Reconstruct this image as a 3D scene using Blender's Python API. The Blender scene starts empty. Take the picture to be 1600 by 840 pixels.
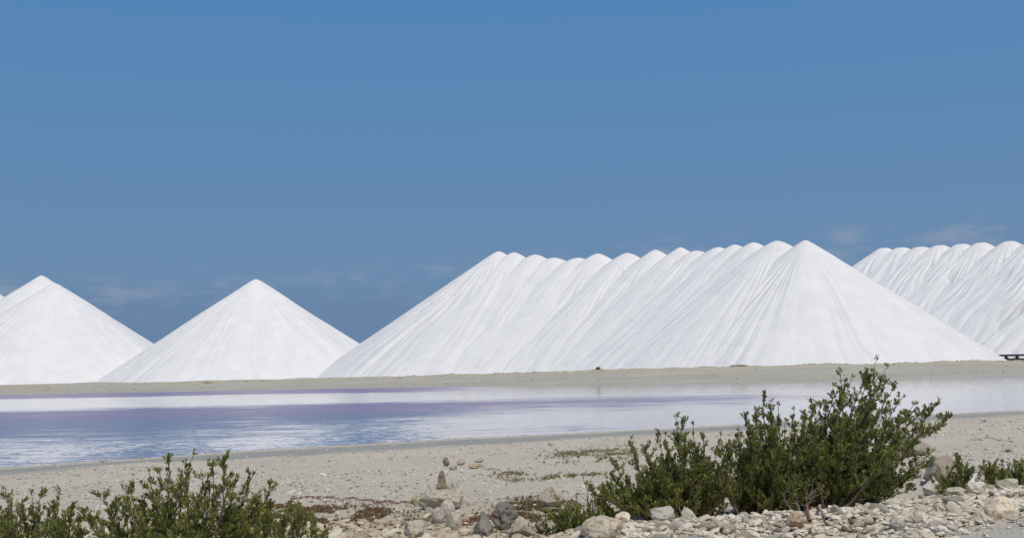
import bpy, math, random
import numpy as np
from mathutils import Matrix, Vector

S = bpy.context.scene
COL = S.collection
rad = math.radians
PI = math.pi

# ---------------------------------------------------------------- camera
CAM_Z = 3.2
F = 1900.0                      # focal length in photo pixels (1600 wide)
PITCH, ROLL = rad(4.394), rad(-1.2)
cam_data = bpy.data.cameras.new('camera')
cam_data.sensor_width = 36.0
cam_data.lens = 36.0 * F / 1600.0
cam_data.clip_start = 0.1
cam_data.clip_end = 20000.0
cam = bpy.data.objects.new('camera', cam_data)
COL.objects.link(cam)
CAM_R = Matrix.Rotation(PI / 2 + PITCH, 4, 'X') @ Matrix.Rotation(ROLL, 4, 'Z')
cam.matrix_world = Matrix.Translation((0, 0, CAM_Z)) @ CAM_R
S.camera = cam
CR = np.array(CAM_R.to_3x3())

# ---------------------------------------------------------------- sky and sun
SUN_EL, SUN_AZ = rad(57), rad(180 - 24)    # azimuth clockwise from +Y: behind the camera, to its right
W = bpy.data.worlds.new('World')
S.world = W
W.use_nodes = True
nt = W.node_tree
nt.nodes.clear()
L = nt.links


def N(tree, kind, **kw):
    n = tree.nodes.new(kind)
    for k, v in kw.items():
        if k in n.inputs:
            n.inputs[k].default_value = v
        else:
            setattr(n, k, v)
    return n


def math_node(tree, op, a, b=None, clamp=False):
    n = tree.nodes.new('ShaderNodeMath')
    n.operation = op
    n.use_clamp = clamp
    for i, v in enumerate((a, b)):
        if v is None:
            continue
        if isinstance(v, (int, float)):
            n.inputs[i].default_value = v
        else:
            tree.links.new(v, n.inputs[i])
    return n.outputs[0]


def ramp(tree, fac, stops, interp='LINEAR'):
    n = tree.nodes.new('ShaderNodeValToRGB')
    cr = n.color_ramp
    cr.interpolation = interp
    while len(cr.elements) < len(stops):
        cr.elements.new(0.5)
    for e, (p, c) in zip(cr.elements, stops):
        e.position = p
        e.color = (c, c, c, 1) if isinstance(c, (int, float)) else (*c, 1)
    tree.links.new(fac, n.inputs[0])
    return n.outputs[0]


def mixc(tree, fac, a, b, mode='MIX'):
    n = tree.nodes.new('ShaderNodeMix')
    n.data_type = 'RGBA'
    n.blend_type = mode
    for sock, v in ((n.inputs[0], fac), (n.inputs[6], a), (n.inputs[7], b)):
        if isinstance(v, (int, float)):
            sock.default_value = v
        elif isinstance(v, tuple):
            sock.default_value = (*v, 1)
        else:
            tree.links.new(v, sock)
    return n.outputs[2]


sky = nt.nodes.new('ShaderNodeTexSky')
sky.sky_type = 'NISHITA'
sky.sun_disc = False
sky.sun_elevation = SUN_EL
sky.sun_rotation = SUN_AZ
sky.air_density = 1.0
sky.dust_density = 0.6
sky.ozone_density = 1.5
tc = N(nt, 'ShaderNodeTexCoord')
sep = N(nt, 'ShaderNodeSeparateXYZ')
L.new(tc.outputs['Generated'], sep.inputs[0])
el = math_node(nt, 'ARCSINE', sep.outputs[2])
eld = math_node(nt, 'DIVIDE', el, rad(40.0), True)       # 0..1 over 0..40 degrees
SKYK = 10.0


def sc(r, g, b):
    return (r * SKYK, g * SKYK, b * SKYK)


low = ramp(nt, eld, [(0.0, (.140, .225, .365)), (0.07, (.140, .235, .385)), (0.10, (.148, .260, .420)), (0.25, (.119, .250, .456)), (0.42, (.088, .230, .470)), (1.0, (.060, .190, .46))])
lowk = N(nt, 'ShaderNodeVectorMath', operation='SCALE')
lowk.inputs['Scale'].default_value = SKYK
L.new(low, lowk.inputs[0])
# faint low clouds all round the horizon
az = math_node(nt, 'ARCTAN2', sep.outputs[0], sep.outputs[1])
cv = N(nt, 'ShaderNodeCombineXYZ')
L.new(math_node(nt, 'MULTIPLY', az, 16.0), cv.inputs[0])
L.new(math_node(nt, 'MULTIPLY', el, 55.0), cv.inputs[1])
cn = N(nt, 'ShaderNodeTexNoise', Scale=1.3, Detail=5.0, Roughness=0.55)
L.new(cv.outputs[0], cn.inputs['Vector'])
cm = ramp(nt, cn.outputs[0], [(0.47, 0.0), (0.66, 1.0)])
swell = math_node(nt, 'MULTIPLY', math_node(nt, 'SINE', math_node(nt, 'MULTIPLY', az, 4.0)), .024)
band = ramp(nt, math_node(nt, 'SUBTRACT', eld, swell), [(0.075, 0.0), (0.10, 1.0), (0.115, 1.0), (0.135, 0.0)])
cmask = math_node(nt, 'MULTIPLY', math_node(nt, 'MULTIPLY', cm, band), 0.62)
lowc = mixc(nt, cmask, lowk.outputs[0], sc(.27, .325, .44))
hi = ramp(nt, eld, [(0.45, 0.0), (1.0, 1.0)], 'EASE')
skyc = mixc(nt, hi, lowc, sky.outputs[0])
bg = N(nt, 'ShaderNodeBackground', Strength=1.0 / SKYK)
L.new(skyc, bg.inputs[0])
wo = N(nt, 'ShaderNodeOutputWorld')
L.new(bg.outputs[0], wo.inputs[0])

sd = bpy.data.lights.new('sun', 'SUN')
sd.energy = 2.95
sd.angle = rad(0.5)
sd.color = (1.0, 0.945, 0.86)
sun = bpy.data.objects.new('sun', sd)
COL.objects.link(sun)
SUN_DIR = Vector((math.cos(SUN_EL) * math.sin(SUN_AZ), math.cos(SUN_EL) * math.cos(SUN_AZ), math.sin(SUN_EL)))
sun.rotation_euler = SUN_DIR.to_track_quat('Z', 'Y').to_euler()
sun.location = (0, 0, 60)

S.view_settings.view_transform = 'Standard'
S.view_settings.look = 'None'
S.view_settings.exposure = 0.0
S.view_settings.gamma = 1.0
S.view_settings.use_curve_mapping = False

# ---------------------------------------------------------------- helpers
rng = np.random.default_rng(7)
random.seed(7)


def _hash(ix, iy, iz):
    h = (ix.astype(np.int64) * 374761393 + iy.astype(np.int64) * 668265263 + iz.astype(np.int64) * 2147483647) & 0xffffffff
    h = ((h ^ (h >> 13)) * 1274126177) & 0xffffffff
    return ((h ^ (h >> 16)) & 0xffff) / 65535.0


def noise(x, y, z=0.0):
    """value noise, 0..1, vectorised"""
    x, y, z = np.broadcast_arrays(np.asarray(x, float), np.asarray(y, float), np.asarray(z, float))
    ix, iy, iz = np.floor(x), np.floor(y), np.floor(z)
    fx, fy, fz = x - ix, y - iy, z - iz
    fx, fy, fz = (f * f * (3 - 2 * f) for f in (fx, fy, fz))
    r = 0
    for dx in (0, 1):
        for dy in (0, 1):
            for dz in (0, 1):
                w = (fx if dx else 1 - fx) * (fy if dy else 1 - fy) * (fz if dz else 1 - fz)
                r = r + w * _hash(ix + dx, iy + dy, iz + dz)
    return r


def sstep(a, b, x):
    t = np.clip((x - a) / (b - a), 0, 1)
    return t * t * (3 - 2 * t)


def mesh_from(name, V, Fc, smooth=True):
    V = np.ascontiguousarray(V, np.float32)
    Fc = np.ascontiguousarray(Fc, np.int32)
    me = bpy.data.meshes.new(name)
    k = Fc.shape[1]
    me.vertices.add(len(V))
    me.vertices.foreach_set('co', V.ravel())
    me.loops.add(Fc.size)
    me.loops.foreach_set('vertex_index', Fc.ravel())
    me.polygons.add(len(Fc))
    me.polygons.foreach_set('loop_start', np.arange(0, Fc.size, k, dtype=np.int32))
    me.polygons.foreach_set('loop_total', np.full(len(Fc), k, np.int32))
    me.polygons.foreach_set('use_smooth', np.full(len(Fc), smooth, bool))
    me.update(calc_edges=True)
    me.validate()
    return me


def attr(me, name, vals):
    a = me.attributes.new(name, 'FLOAT', 'POINT')
    a.data.foreach_set('value', np.ascontiguousarray(vals, np.float32).ravel())


def obj(name, me, mat=None, parent=None, loc=None, label=None, cat=None, group=None, kind=None):
    o = bpy.data.objects.new(name, me)
    COL.objects.link(o)
    if mat is not None and me is not None and not me.materials:
        me.materials.append(mat)
    if parent is not None:
        o.parent = parent
    if loc is not None:
        o.location = loc
    for k, v in (('label', label), ('category', cat), ('group', group), ('kind', kind)):
        if v:
            o[k] = v
    return o


def ray(px, py):
    d = CR @ np.array([(px - 800) / F, -(py - 420) / F, -1.0])
    return d / d[1]             # unit depth in Y


# ---------------------------------------------------------------- terrain
SH_X = np.array([-400, -60, -17.4, -9.96, -2.7, 7.2, 23.9, 27.8, 60, 400.])
SH_Y = np.array([20, 22, 41.4, 47.3, 52, 56.8, 64.9, 66.5, 80, 95.])
FA_X = np.array([-400, -75, -28, 17, 71, 400.])
FA_Y = np.array([200, 180, 177, 161, 168, 190.])
BERM = [(0.75, 13.8), (1.65, 15.4), (4.3, 16.1), (8.0, 18.9), (13, 23.6), (20, 30.5), (40, 50)]
ROAD_SHIFT = .42
ROAD_N = np.array([.757, -.653])


def road_dist(x, y):
    """metres to the camera side of the road's beach edge"""
    return ROAD_SHIFT + (x + 6.55) * ROAD_N[0] + y * ROAD_N[1] + 0.12 * (noise(x * .9, y * .9, 3) - .5)


def berm_dist(x, y):
    best = np.full(np.shape(x), 1e9)
    for (x0, y0), (x1, y1) in zip(BERM[:-1], BERM[1:]):
        dx, dy = x1 - x0, y1 - y0
        t = np.clip(((x - x0) * dx + (y - y0) * dy) / (dx * dx + dy * dy), 0, 1)
        best = np.minimum(best, np.hypot(x - x0 - t * dx, y - y0 - t * dy))
    return best


def shore_s(x, y):
    """signed distance landward from the near shore line (approx.)"""
    return (np.interp(x, SH_X, SH_Y) - y) * 0.86 + 0.5 * (noise(x * .3, y * .3, 5) - .5) + 0.25 * (noise(x * 1.1, y * 1.1, 8) - .5)


def terrain(x, y):
    x, y = np.broadcast_arrays(np.asarray(x, float), np.asarray(y, float))
    s = shore_s(x, y)
    land = 1.12 * (1 - np.exp(-np.maximum(s, 0) / 22.0)) + 0.05 * sstep(0, 1.4, s) * (1 - sstep(1.4, 3.5, s))
    und = (noise(x * .35, y * .35, 1) - .5) * .14 + (noise(x * 1.1, y * 1.1, 2) - .5) * .06 + (noise(x * 3.7, y * 3.7, 4) - .5) * .022
    land = land + und * sstep(1.5, 9, s)
    bd = berm_dist(x, y)
    land = land + .27 * np.exp(-(bd / 1.0) ** 2) * (.8 + .4 * noise(x * .9, y * .9, 9))
    rd = road_dist(x, y)
    land = land * (1 - sstep(-1.6, .1, rd)) + (1.12 + 0.012 * (noise(x * 2, y * 2) - .5)) * sstep(-1.6, .1, rd)
    yf = np.interp(x, FA_X, FA_Y) + 1.2 * (noise(x * .11, 0, 6) - .5)
    f = y - yf
    crest = np.interp(x, [-200, -80, -45, -20, 17, 80, 200], [.6, .68, .88, 1.25, 1.8, 1.88, 1.9])
    crest = crest + .28 * (noise(x * .35, 2, 7) - .5) + .16 * (noise(x * 1.3, 2, 7) - .5)
    far = .10 * sstep(0, 2, f) + (crest - .10) * (.3 * sstep(1, 30, f) + .7 * sstep(20, 36, f)) + (noise(x * .25, y * .5, 3) - .5) * .12 * sstep(4, 15, f)
    far = far * (1 - .3 * sstep(37, 42, f))
    basin = -.45 * sstep(0, 4, -s) * sstep(0, 4, -f)
    z = np.where(s >= 0, land, np.where(f >= 0, far, basin))
    ends = sstep(330, 400, np.abs(x)) * (s < 0) * (f < 0)
    return z + ends * 1.2


def hit(px, py, d0=9.0, d1=400.0):
    r = ray(px, py)
    ds = np.concatenate([np.arange(d0, 60, .04), np.arange(60, d1, .25)])
    zz = CAM_Z + r[2] * ds
    below = zz <= terrain(r[0] * ds, ds)
    i = int(np.argmax(below)) if below.any() else len(ds) - 1
    return np.array([r[0] * ds[i], ds[i], zz[i]])


def at(px, py, depth):
    r = ray(px, py)
    return np.array([r[0] * depth, depth, CAM_Z + r[2] * depth])


# ---------------------------------------------------------------- materials
def new_mat(name):
    m = bpy.data.materials.new(name)
    m.use_nodes = True
    t = m.node_tree
    b = t.nodes['Principled BSDF']
    return m, t, b


def noise_node(t, scale, detail=4.0, rough=.55, vec=None):
    n = N(t, 'ShaderNodeTexNoise', Scale=scale, Detail=detail, Roughness=rough)
    if vec is not None:
        t.links.new(vec, n.inputs['Vector'])
    return n.outputs[0]


def position(t):
    g = t.nodes.new('ShaderNodeNewGeometry')
    return g.outputs['Position']


def attr_node(t, name):
    a = t.nodes.new('ShaderNodeAttribute')
    a.attribute_name = name
    return a.outputs['Fac']


def bump(t, b, height, strength=.5, dist=.02):
    n = N(t, 'ShaderNodeBump', Strength=strength, Distance=dist)
    t.links.new(height, n.inputs['Height'])
    t.links.new(n.outputs[0], b.inputs['Normal'])
    return n


def ground_material():
    m, t, b = new_mat('sandy_ground')
    P = position(t)
    big = ramp(t, noise_node(t, .35, 4, .6, P), [(.3, 0.), (.7, 1.)])
    c = mixc(t, big, (.54, .47, .365), (.64, .57, .46))
    mid = ramp(t, noise_node(t, 3.2, 5, .65, P), [(.35, 0.), (.65, 1.)])
    c = mixc(t, mid, c, mixc(t, .5, c, (.57, .53, .46)))
    spk = ramp(t, noise_node(t, 22, 3, .7, P), [(.36, 0.), (.46, 1.)])
    c = mixc(t, spk, (.34, .30, .24), c)
    spw = ramp(t, noise_node(t, 15, 3, .7, P), [(.60, 0.), (.68, 1.)])
    c = mixc(t, spw, c, (.62, .59, .53))
    # warmer yellowish stretch by the foreground rocks
    warm = attr_node(t, 'warm')
    c = mixc(t, math_node(t, 'MULTIPLY', warm, .8), c, (.50, .42, .28))
    # damp grey strip along the water line
    wet = attr_node(t, 'wet')
    wn = math_node(t, 'MULTIPLY', wet, ramp(t, noise_node(t, 1.6, 4, .6, P), [(.2, .6), (.7, 1.)]))
    c = mixc(t, wn, c, (.30, .305, .285))
    # the bank across the pond
    far = attr_node(t, 'far')
    mp = N(t, 'ShaderNodeMapping')
    mp.inputs['Scale'].default_value = (.06, .55, 1.)
    t.links.new(P, mp.inputs[0])
    fs = ramp(t, noise_node(t, 1.0, 5, .6, mp.outputs[0]), [(.35, 0.), (.65, 1.)])
    cf = mixc(t, fs, (.36, .34, .28), (.46, .437, .37))
    cg = mixc(t, attr_node(t, 'crest'), cf, (.44, .40, .30))
    c = mixc(t, far, c, cg)
    t.links.new(c, b.inputs['Base Color'])
    b.inputs['Roughness'].default_value = .95
    b.inputs['Specular IOR Level'].default_value = .15
    h = math_node(t, 'ADD', noise_node(t, 14, 6, .7, P), math_node(t, 'MULTIPLY', noise_node(t, 45, 3, .6, P), .4))
    bump(t, b, h, .9, .05)
    return m


def road_material():
    m, t, b = new_mat('compacted_road')
    P = position(t)
    c = mixc(t, ramp(t, noise_node(t, 2.0, 5, .6, P), [(.3, 0.), (.7, 1.)]), (.38, .36, .31), (.48, .455, .395))
    c = mixc(t, ramp(t, noise_node(t, 40, 3, .7, P), [(.4, 0.), (.6, 1.)]), c, (.34, .315, .26))
    t.links.new(c, b.inputs['Base Color'])
    b.inputs['Roughness'].default_value = .95
    bump(t, b, noise_node(t, 40, 4, .6, P), .6, .015)
    return m


def water_material():
    m, t, b = new_mat('brine')
    P = position(t)
    mask = attr_node(t, 'ruffle')
    mp = N(t, 'ShaderNodeMapping')
    mp.inputs['Scale'].default_value = (.05, .16, 1.)
    t.links.new(P, mp.inputs[0])
    patch = noise_node(t, 1.0, 5, .6, mp.outputs[0])
    mp3 = N(t, 'ShaderNodeMapping')
    mp3.inputs['Scale'].default_value = (.22, .75, 1.)
    t.links.new(P, mp3.inputs[0])
    streak = noise_node(t, 1.0, 5, .65, mp3.outputs[0])
    pz = math_node(t, 'ADD', math_node(t, 'MULTIPLY', math_node(t, 'SUBTRACT', patch, .5), 1.2), math_node(t, 'MULTIPLY', math_node(t, 'SUBTRACT', streak, .5), 1.9))
    rf = math_node(t, 'ADD', mask, pz, True)
    rf = ramp(t, rf, [(.22, 0.), (.95, 1.)])
    pur = attr_node(t, 'purple')
    c = mixc(t, pur, (.19, .205, .285), (.29, .19, .29))
    t.links.new(c, b.inputs['Base Color'])
    b.inputs['Roughness'].default_value = .04
    b.inputs['IOR'].default_value = 1.34
    mp2 = N(t, 'ShaderNodeMapping')
    mp2.inputs['Scale'].default_value = (.5, 1., 1.)
    mp2.inputs['Rotation'].default_value = (0, 0, .2)
    t.links.new(P, mp2.inputs[0])

    def slope(scale, amp):
        n_ = N(t, 'ShaderNodeTexNoise', Scale=scale, Detail=2.5, Roughness=.55)
        t.links.new(mp2.outputs[0], n_.inputs['Vector'])
        d_ = N(t, 'ShaderNodeVectorMath', operation='SUBTRACT')
        t.links.new(n_.outputs['Color'], d_.inputs[0])
        d_.inputs[1].default_value = (.5, .5, .5)
        s_n = N(t, 'ShaderNodeVectorMath', operation='SCALE')
        t.links.new(d_.outputs[0], s_n.inputs[0])
        t.links.new(amp, s_n.inputs['Scale'])
        return s_n.outputs[0]
    near = attr_node(t, 'near')
    amp = math_node(t, 'ADD', math_node(t, 'ADD', math_node(t, 'MULTIPLY', rf, .16), .04), math_node(t, 'MULTIPLY', near, .075))
    add = N(t, 'ShaderNodeVectorMath', operation='ADD')
    t.links.new(slope(2.6, amp), add.inputs[0])
    t.links.new(slope(8.0, amp), add.inputs[1])
    fl = N(t, 'ShaderNodeVectorMath', operation='MULTIPLY_ADD')
    t.links.new(add.outputs[0], fl.inputs[0])
    fl.inputs[1].default_value = (.7, 1., 0.)
    fl.inputs[2].default_value = (0., 0., 1.)
    nn = N(t, 'ShaderNodeVectorMath', operation='NORMALIZE')
    t.links.new(fl.outputs[0], nn.inputs[0])
    t.links.new(nn.outputs[0], b.inputs['Normal'])
    rg = math_node(t, 'ADD', math_node(t, 'MULTIPLY', rf, .235), .06)
    t.links.new(rg, b.inputs['Roughness'])
    return m


def salt_material(name, discolour):
    m, t, b = new_mat(name)
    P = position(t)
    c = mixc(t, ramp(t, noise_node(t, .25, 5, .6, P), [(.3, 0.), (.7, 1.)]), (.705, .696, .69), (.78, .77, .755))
    c = mixc(t, math_node(t, 'MULTIPLY', attr_node(t, 'gully'), .22 + discolour * .7), c, (.48, .47, .47))  # greyer along the gullies, more strongly on the older salt
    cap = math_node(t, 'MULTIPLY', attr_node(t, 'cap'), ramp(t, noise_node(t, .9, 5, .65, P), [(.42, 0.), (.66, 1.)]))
    c = mixc(t, math_node(t, 'MULTIPLY', cap, .35 + discolour * .5), c, (.66, .62, .54))  # patchy beige dirt around the tops
    t.links.new(c, b.inputs['Base Color'])
    b.inputs['Roughness'].default_value = .85
    b.inputs['Specular IOR Level'].default_value = .25
    bump(t, b, noise_node(t, 2.4, 6, .7, P), .6, .25)
    return m


def stone_material(name, ca, cb, pit=.25, scale=6.0, dark=(.2, .18, .16)):
    m, t, b = new_mat(name)
    tcn = t.nodes.new('ShaderNodeTexCoord')
    oi = t.nodes.new('ShaderNodeObjectInfo')
    v = N(t, 'ShaderNodeVectorMath', operation='ADD')
    t.links.new(tcn.outputs['Object'], v.inputs[0])
    cx = N(t, 'ShaderNodeCombineXYZ')
    t.links.new(math_node(t, 'MULTIPLY', oi.outputs['Random'], 37.), cx.inputs[0])
    t.links.new(cx.outputs[0], v.inputs[1])
    P = v.outputs[0]
    c = mixc(t, ramp(t, noise_node(t, scale, 5, .6, P), [(.3, 0.), (.7, 1.)]), ca, cb)
    pm = ramp(t, noise_node(t, scale * 3.1, 4, .7, P), [(.30, 1.), (.44, 0.)])
    c = mixc(t, math_node(t, 'MULTIPLY', pm, pit), c, dark)
    hv = t.nodes.new('ShaderNodeHueSaturation')
    t.links.new(c, hv.inputs['Color'])
    t.links.new(math_node(t, 'ADD', math_node(t, 'MULTIPLY', oi.outputs['Random'], .35), .8), hv.inputs['Value'])
    t.links.new(hv.outputs[0], b.inputs['Base Color'])
    b.inputs['Roughness'].default_value = .9
    b.inputs['Specular IOR Level'].default_value = .2
    h = math_node(t, 'ADD', noise_node(t, scale * 2, 6, .7, P), math_node(t, 'MULTIPLY', pm, -.6))
    bump(t, b, h, .8, .05)
    return m


def pebble_material(name, stops, sat=1.0):
    """per-stone tint from the 'tint' attribute"""
    m, t, b = new_mat(name)
    c = ramp(t, attr_node(t, 'tint'), stops)
    c = mixc(t, ramp(t, noise_node(t, 30, 3, .6, position(t)), [(.3, .0), (.7, .35)]), c, (.36, .33, .28))
    t.links.new(c, b.inputs['Base Color'])
    b.inputs['Roughness'].default_value = .92
    bump(t, b, noise_node(t, 45, 4, .65, position(t)), .7, .02)
    b.inputs['Specular IOR Level'].default_value = .2
    return m


def leaf_material(name, stops, trans=(.10, .17, .03)):
    m, t, b = new_mat(name)
    c = ramp(t, attr_node(t, 'tint'), stops)
    t.links.new(c, b.inputs['Base Color'])
    b.inputs['Roughness'].default_value = .5
    b.inputs['Specular IOR Level'].default_value = .35
    tr = N(t, 'ShaderNodeBsdfTranslucent')
    tr.inputs[0].default_value = (*trans, 1)
    mx = N(t, 'ShaderNodeMixShader')
    mx.inputs[0].default_value = .30
    out = t.nodes['Material Output']
    t.links.new(b.outputs[0], mx.inputs[1])
    t.links.new(tr.outputs[0], mx.inputs[2])
    t.links.new(mx.outputs[0], out.inputs[0])
    return m


def plain_material(name, ca, cb, scale=8., rough=.85):
    m, t, b = new_mat(name)
    c = mixc(t, noise_node(t, scale, 4, .6, position(t)), ca, cb)
    t.links.new(c, b.inputs['Base Color'])
    b.inputs['Roughness'].default_value = rough
    bump(t, b, noise_node(t, scale * 4, 4, .6, position(t)), .4, .01)
    return m


M_GROUND = ground_material()
M_ROAD = road_material()
M_WATER = water_material()
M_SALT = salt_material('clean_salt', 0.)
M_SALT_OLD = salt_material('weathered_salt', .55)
M_PEB = pebble_material('beach_pebbles', [(0., (.26, .22, .18)), (.3, (.47, .42, .34)), (.7, (.58, .53, .45)), (1., (.72, .68, .60))])
M_CORAL = pebble_material('coral_rubble', [(0., (.33, .28, .23)), (.2, (.55, .48, .37)), (.6, (.68, .60, .47)), (1., (.76, .70, .60))])
M_SANDSTONE = pebble_material('sandy_rubble', [(0., (.30, .24, .17)), (.25, (.45, .37, .26)), (.65, (.56, .47, .34)), (1., (.66, .59, .46))])
M_CREAM = stone_material('cream_limestone', (.76, .65, .49), (.66, .55, .40), .15)
M_PALE = stone_material('pale_limestone', (.56, .50, .40), (.47, .42, .32), .25)
M_GREY = stone_material('grey_stone', (.47, .42, .35), (.39, .36, .30), .2)
M_PINK = stone_material('pinkish_pebble', (.53, .455, .39), (.49, .43, .365), .05)
M_DARK = stone_material('pitted_dark_rock', (.27, .25, .20), (.17, .155, .13), .7, 5., (.04, .04, .038))
M_BROWN = stone_material('brown_stone', (.40, .32, .21), (.24, .19, .14), .4)
M_YELLOW = stone_material('yellowish_stone', (.47, .37, .23), (.38, .29, .17), .2)
M_ORANGE = stone_material('orange_stone', (.56, .41, .26), (.50, .38, .26), .15)
M_WHITE = stone_material('white_limestone', (.76, .71, .62), (.66, .60, .51), .15)
M_BUFF = stone_material('buff_rock', (.44, .37, .29), (.36, .30, .23), .35)
STONES = [stone_material('rubble_' + n, a, b_, .2, 14.) for n, a, b_ in (
    ('cream', (.70, .61, .48), (.60, .52, .40)), ('white', (.70, .66, .59), (.60, .56, .49)), ('grey', (.58, .52, .43), (.49, .45, .37)),
    ('buff', (.60, .51, .38), (.52, .44, .33)), ('pale', (.66, .60, .50), (.58, .52, .42)), ('rose', (.45, .36, .30), (.40, .32, .27)))]
M_BARK = plain_material('grey_brown_bark', (.10, .08, .06), (.17, .14, .11), 10.)
M_DEADWOOD = plain_material('dead_wood', (.10, .075, .06), (.20, .16, .13), 12.)
M_DRIFT = plain_material('driftwood', (.30, .22, .14), (.42, .33, .23), 9.)
M_RUST = plain_material('rusty_driftwood_and_gap', (.15, .075, .045), (.23, .13, .08), 9.)
M_LEAF = leaf_material('shrub_leaf', [(0., (.095, .110, .028)), (.4, (.20, .212, .053)), (.8, (.34, .325, .095)), (1., (.42, .29, .12))])
M_SUCC = leaf_material('succulent_leaf', [(0., (.20, .075, .045)), (.35, (.25, .13, .07)), (.6, (.24, .20, .09)), (1., (.15, .17, .055))], (.12, .06, .03))
M_CREEP = leaf_material('creeper_leaf', [(0., (.19, .20, .07)), (.5, (.26, .24, .10)), (1., (.36, .26, .14))])
M_WRACK = plain_material('dry_wrack', (.17, .075, .05), (.25, .13, .085), 6.)
M_STEEL = plain_material('dark_steel', (.018, .022, .028), (.035, .038, .042), 2., .6)
M_TIMBER = plain_material('dark_timber', (.045, .032, .022), (.08, .06, .04), 2.)

# ---------------------------------------------------------------- ground sheet
def axis(*spans):
    out = []
    for a, b, step in spans:
        out.append(np.arange(a, b, step))
    return np.concatenate(out)


gx = np.concatenate([-np.geomspace(4000, 112, 26), axis((-110, -32, 1.6), (-32, -12, .5), (-12, 12, .14), (12, 32, .5), (32, 110, 1.6)), np.geomspace(112, 4000, 26)])
gy = np.concatenate([-np.geomspace(3000, 26, 16), axis((-25, 10, 1.), (10, 30, .14), (30, 70, .3), (70, 156, 4.), (156, 222, .7)), np.geomspace(223, 5000, 40)])
GX, GY = np.meshgrid(gx, gy)
GZ = terrain(GX, GY)
nx, ny = len(gx), len(gy)
idx = np.arange(nx * ny).reshape(ny, nx)
quads = np.stack([idx[:-1, :-1], idx[:-1, 1:], idx[1:, 1:], idx[1:, :-1]], -1).reshape(-1, 4)
me = mesh_from('ground', np.stack([GX, GY, GZ], -1).reshape(-1, 3), quads)
s_ = shore_s(GX, GY)
f_ = GY - np.interp(GX, FA_X, FA_Y)
attr(me, 'wet', np.maximum(sstep(2.0, 3.0, s_) * (1 - sstep(6.0, 8.5, s_)), .6 * (1 - sstep(.1, .6, s_))))
attr(me, 'far', (f_ > -5).astype(float))
attr(me, 'crest', sstep(26, 34, f_) * (1 - sstep(60, 90, f_)))
wx = np.exp(-((GY - 17.5) / 2.8) ** 2) * sstep(-9, -4, GX) * (1 - sstep(2, 5, GX))
attr(me, 'warm', wx)
ground = obj('ground', me, M_GROUND, kind='structure')

# the compacted road the photograph is taken from
rx = axis((-40, 45, .5)); ry = axis((-40, 60, .5))
along = np.linspace(-40, 70, 221); across = np.linspace(.18, 9.5, 24) - ROAD_SHIFT
dvec = np.array([.653, .757])
RX = -6.55 + along[None, :] * dvec[0] + across[:, None] * ROAD_N[0]
RY = along[None, :] * dvec[1] + across[:, None] * ROAD_N[1]
jit = .25 * (noise(along * .8, 0, 11) - .5) + .12 * (noise(along * 3, 0, 12) - .5)
RX[0] += jit * ROAD_N[0]; RY[0] += jit * ROAD_N[1]
RZ = terrain(RX, RY) + .012
ridx = np.arange(RX.size).reshape(RX.shape)
rq = np.stack([ridx[:-1, :-1], ridx[1:, :-1], ridx[1:, 1:], ridx[:-1, 1:]], -1).reshape(-1, 4)
obj('road', mesh_from('road', np.stack([RX, RY, RZ], -1).reshape(-1, 3), rq), M_ROAD, kind='structure')

# pond
px_ = np.concatenate([np.linspace(-400, -100, 16)[:-1], np.arange(-100, 100, 1.), np.linspace(100, 400, 16)])
py_ = np.concatenate([np.arange(20, 200, 1.)])
WX, WY = np.meshgrid(px_, py_)
widx = np.arange(WX.size).reshape(WX.shape)
wq = np.stack([widx[:-1, :-1], widx[:-1, 1:], widx[1:, 1:], widx[1:, :-1]], -1).reshape(-1, 4)
me = mesh_from('pond_water', np.stack([WX, WY, np.zeros_like(WX)], -1).reshape(-1, 3), wq)
# wind-ruffled tongues, from the left narrowing to the right
hi_ = np.interp(WX, [-60, -20, 0, 20, 40, 60], [103, 106, 108, 107, 104, 102])
lo_ = np.interp(WX, [-60, -14, 0, 20, 40, 60], [45, 62, 84, 97, 103, 104])
tongue = sstep(-10, 12, hi_ - WY) * sstep(-24, 18, WY - lo_) * (1 - .9 * sstep(15, 45, WX))
ff = np.interp(WX, FA_X, FA_Y) - WY
edge = (1 - sstep(22, 36, ff)) * (1 - sstep(-16, 6, WX)) + .9 * (1 - sstep(5, 9, ff)) * sstep(50, 66, WX)
nearr = .30 * (1 - sstep(46, 80, WY)) * (1 - sstep(0, 30, WX))
attr(me, 'ruffle', np.clip(np.maximum(np.maximum(tongue, edge), nearr), 0, 1))
attr(me, 'near', (1 - sstep(45, 110, WY)) * (1 - .6 * sstep(-5, 30, WX)))
attr(me, 'purple', np.clip(edge + tongue * sstep(70, 95, WY) * .8, 0, 1))
obj('pond_water', me, M_WATER, kind='structure')


# ---------------------------------------------------------------- salt
SLOPE = .664


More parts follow.
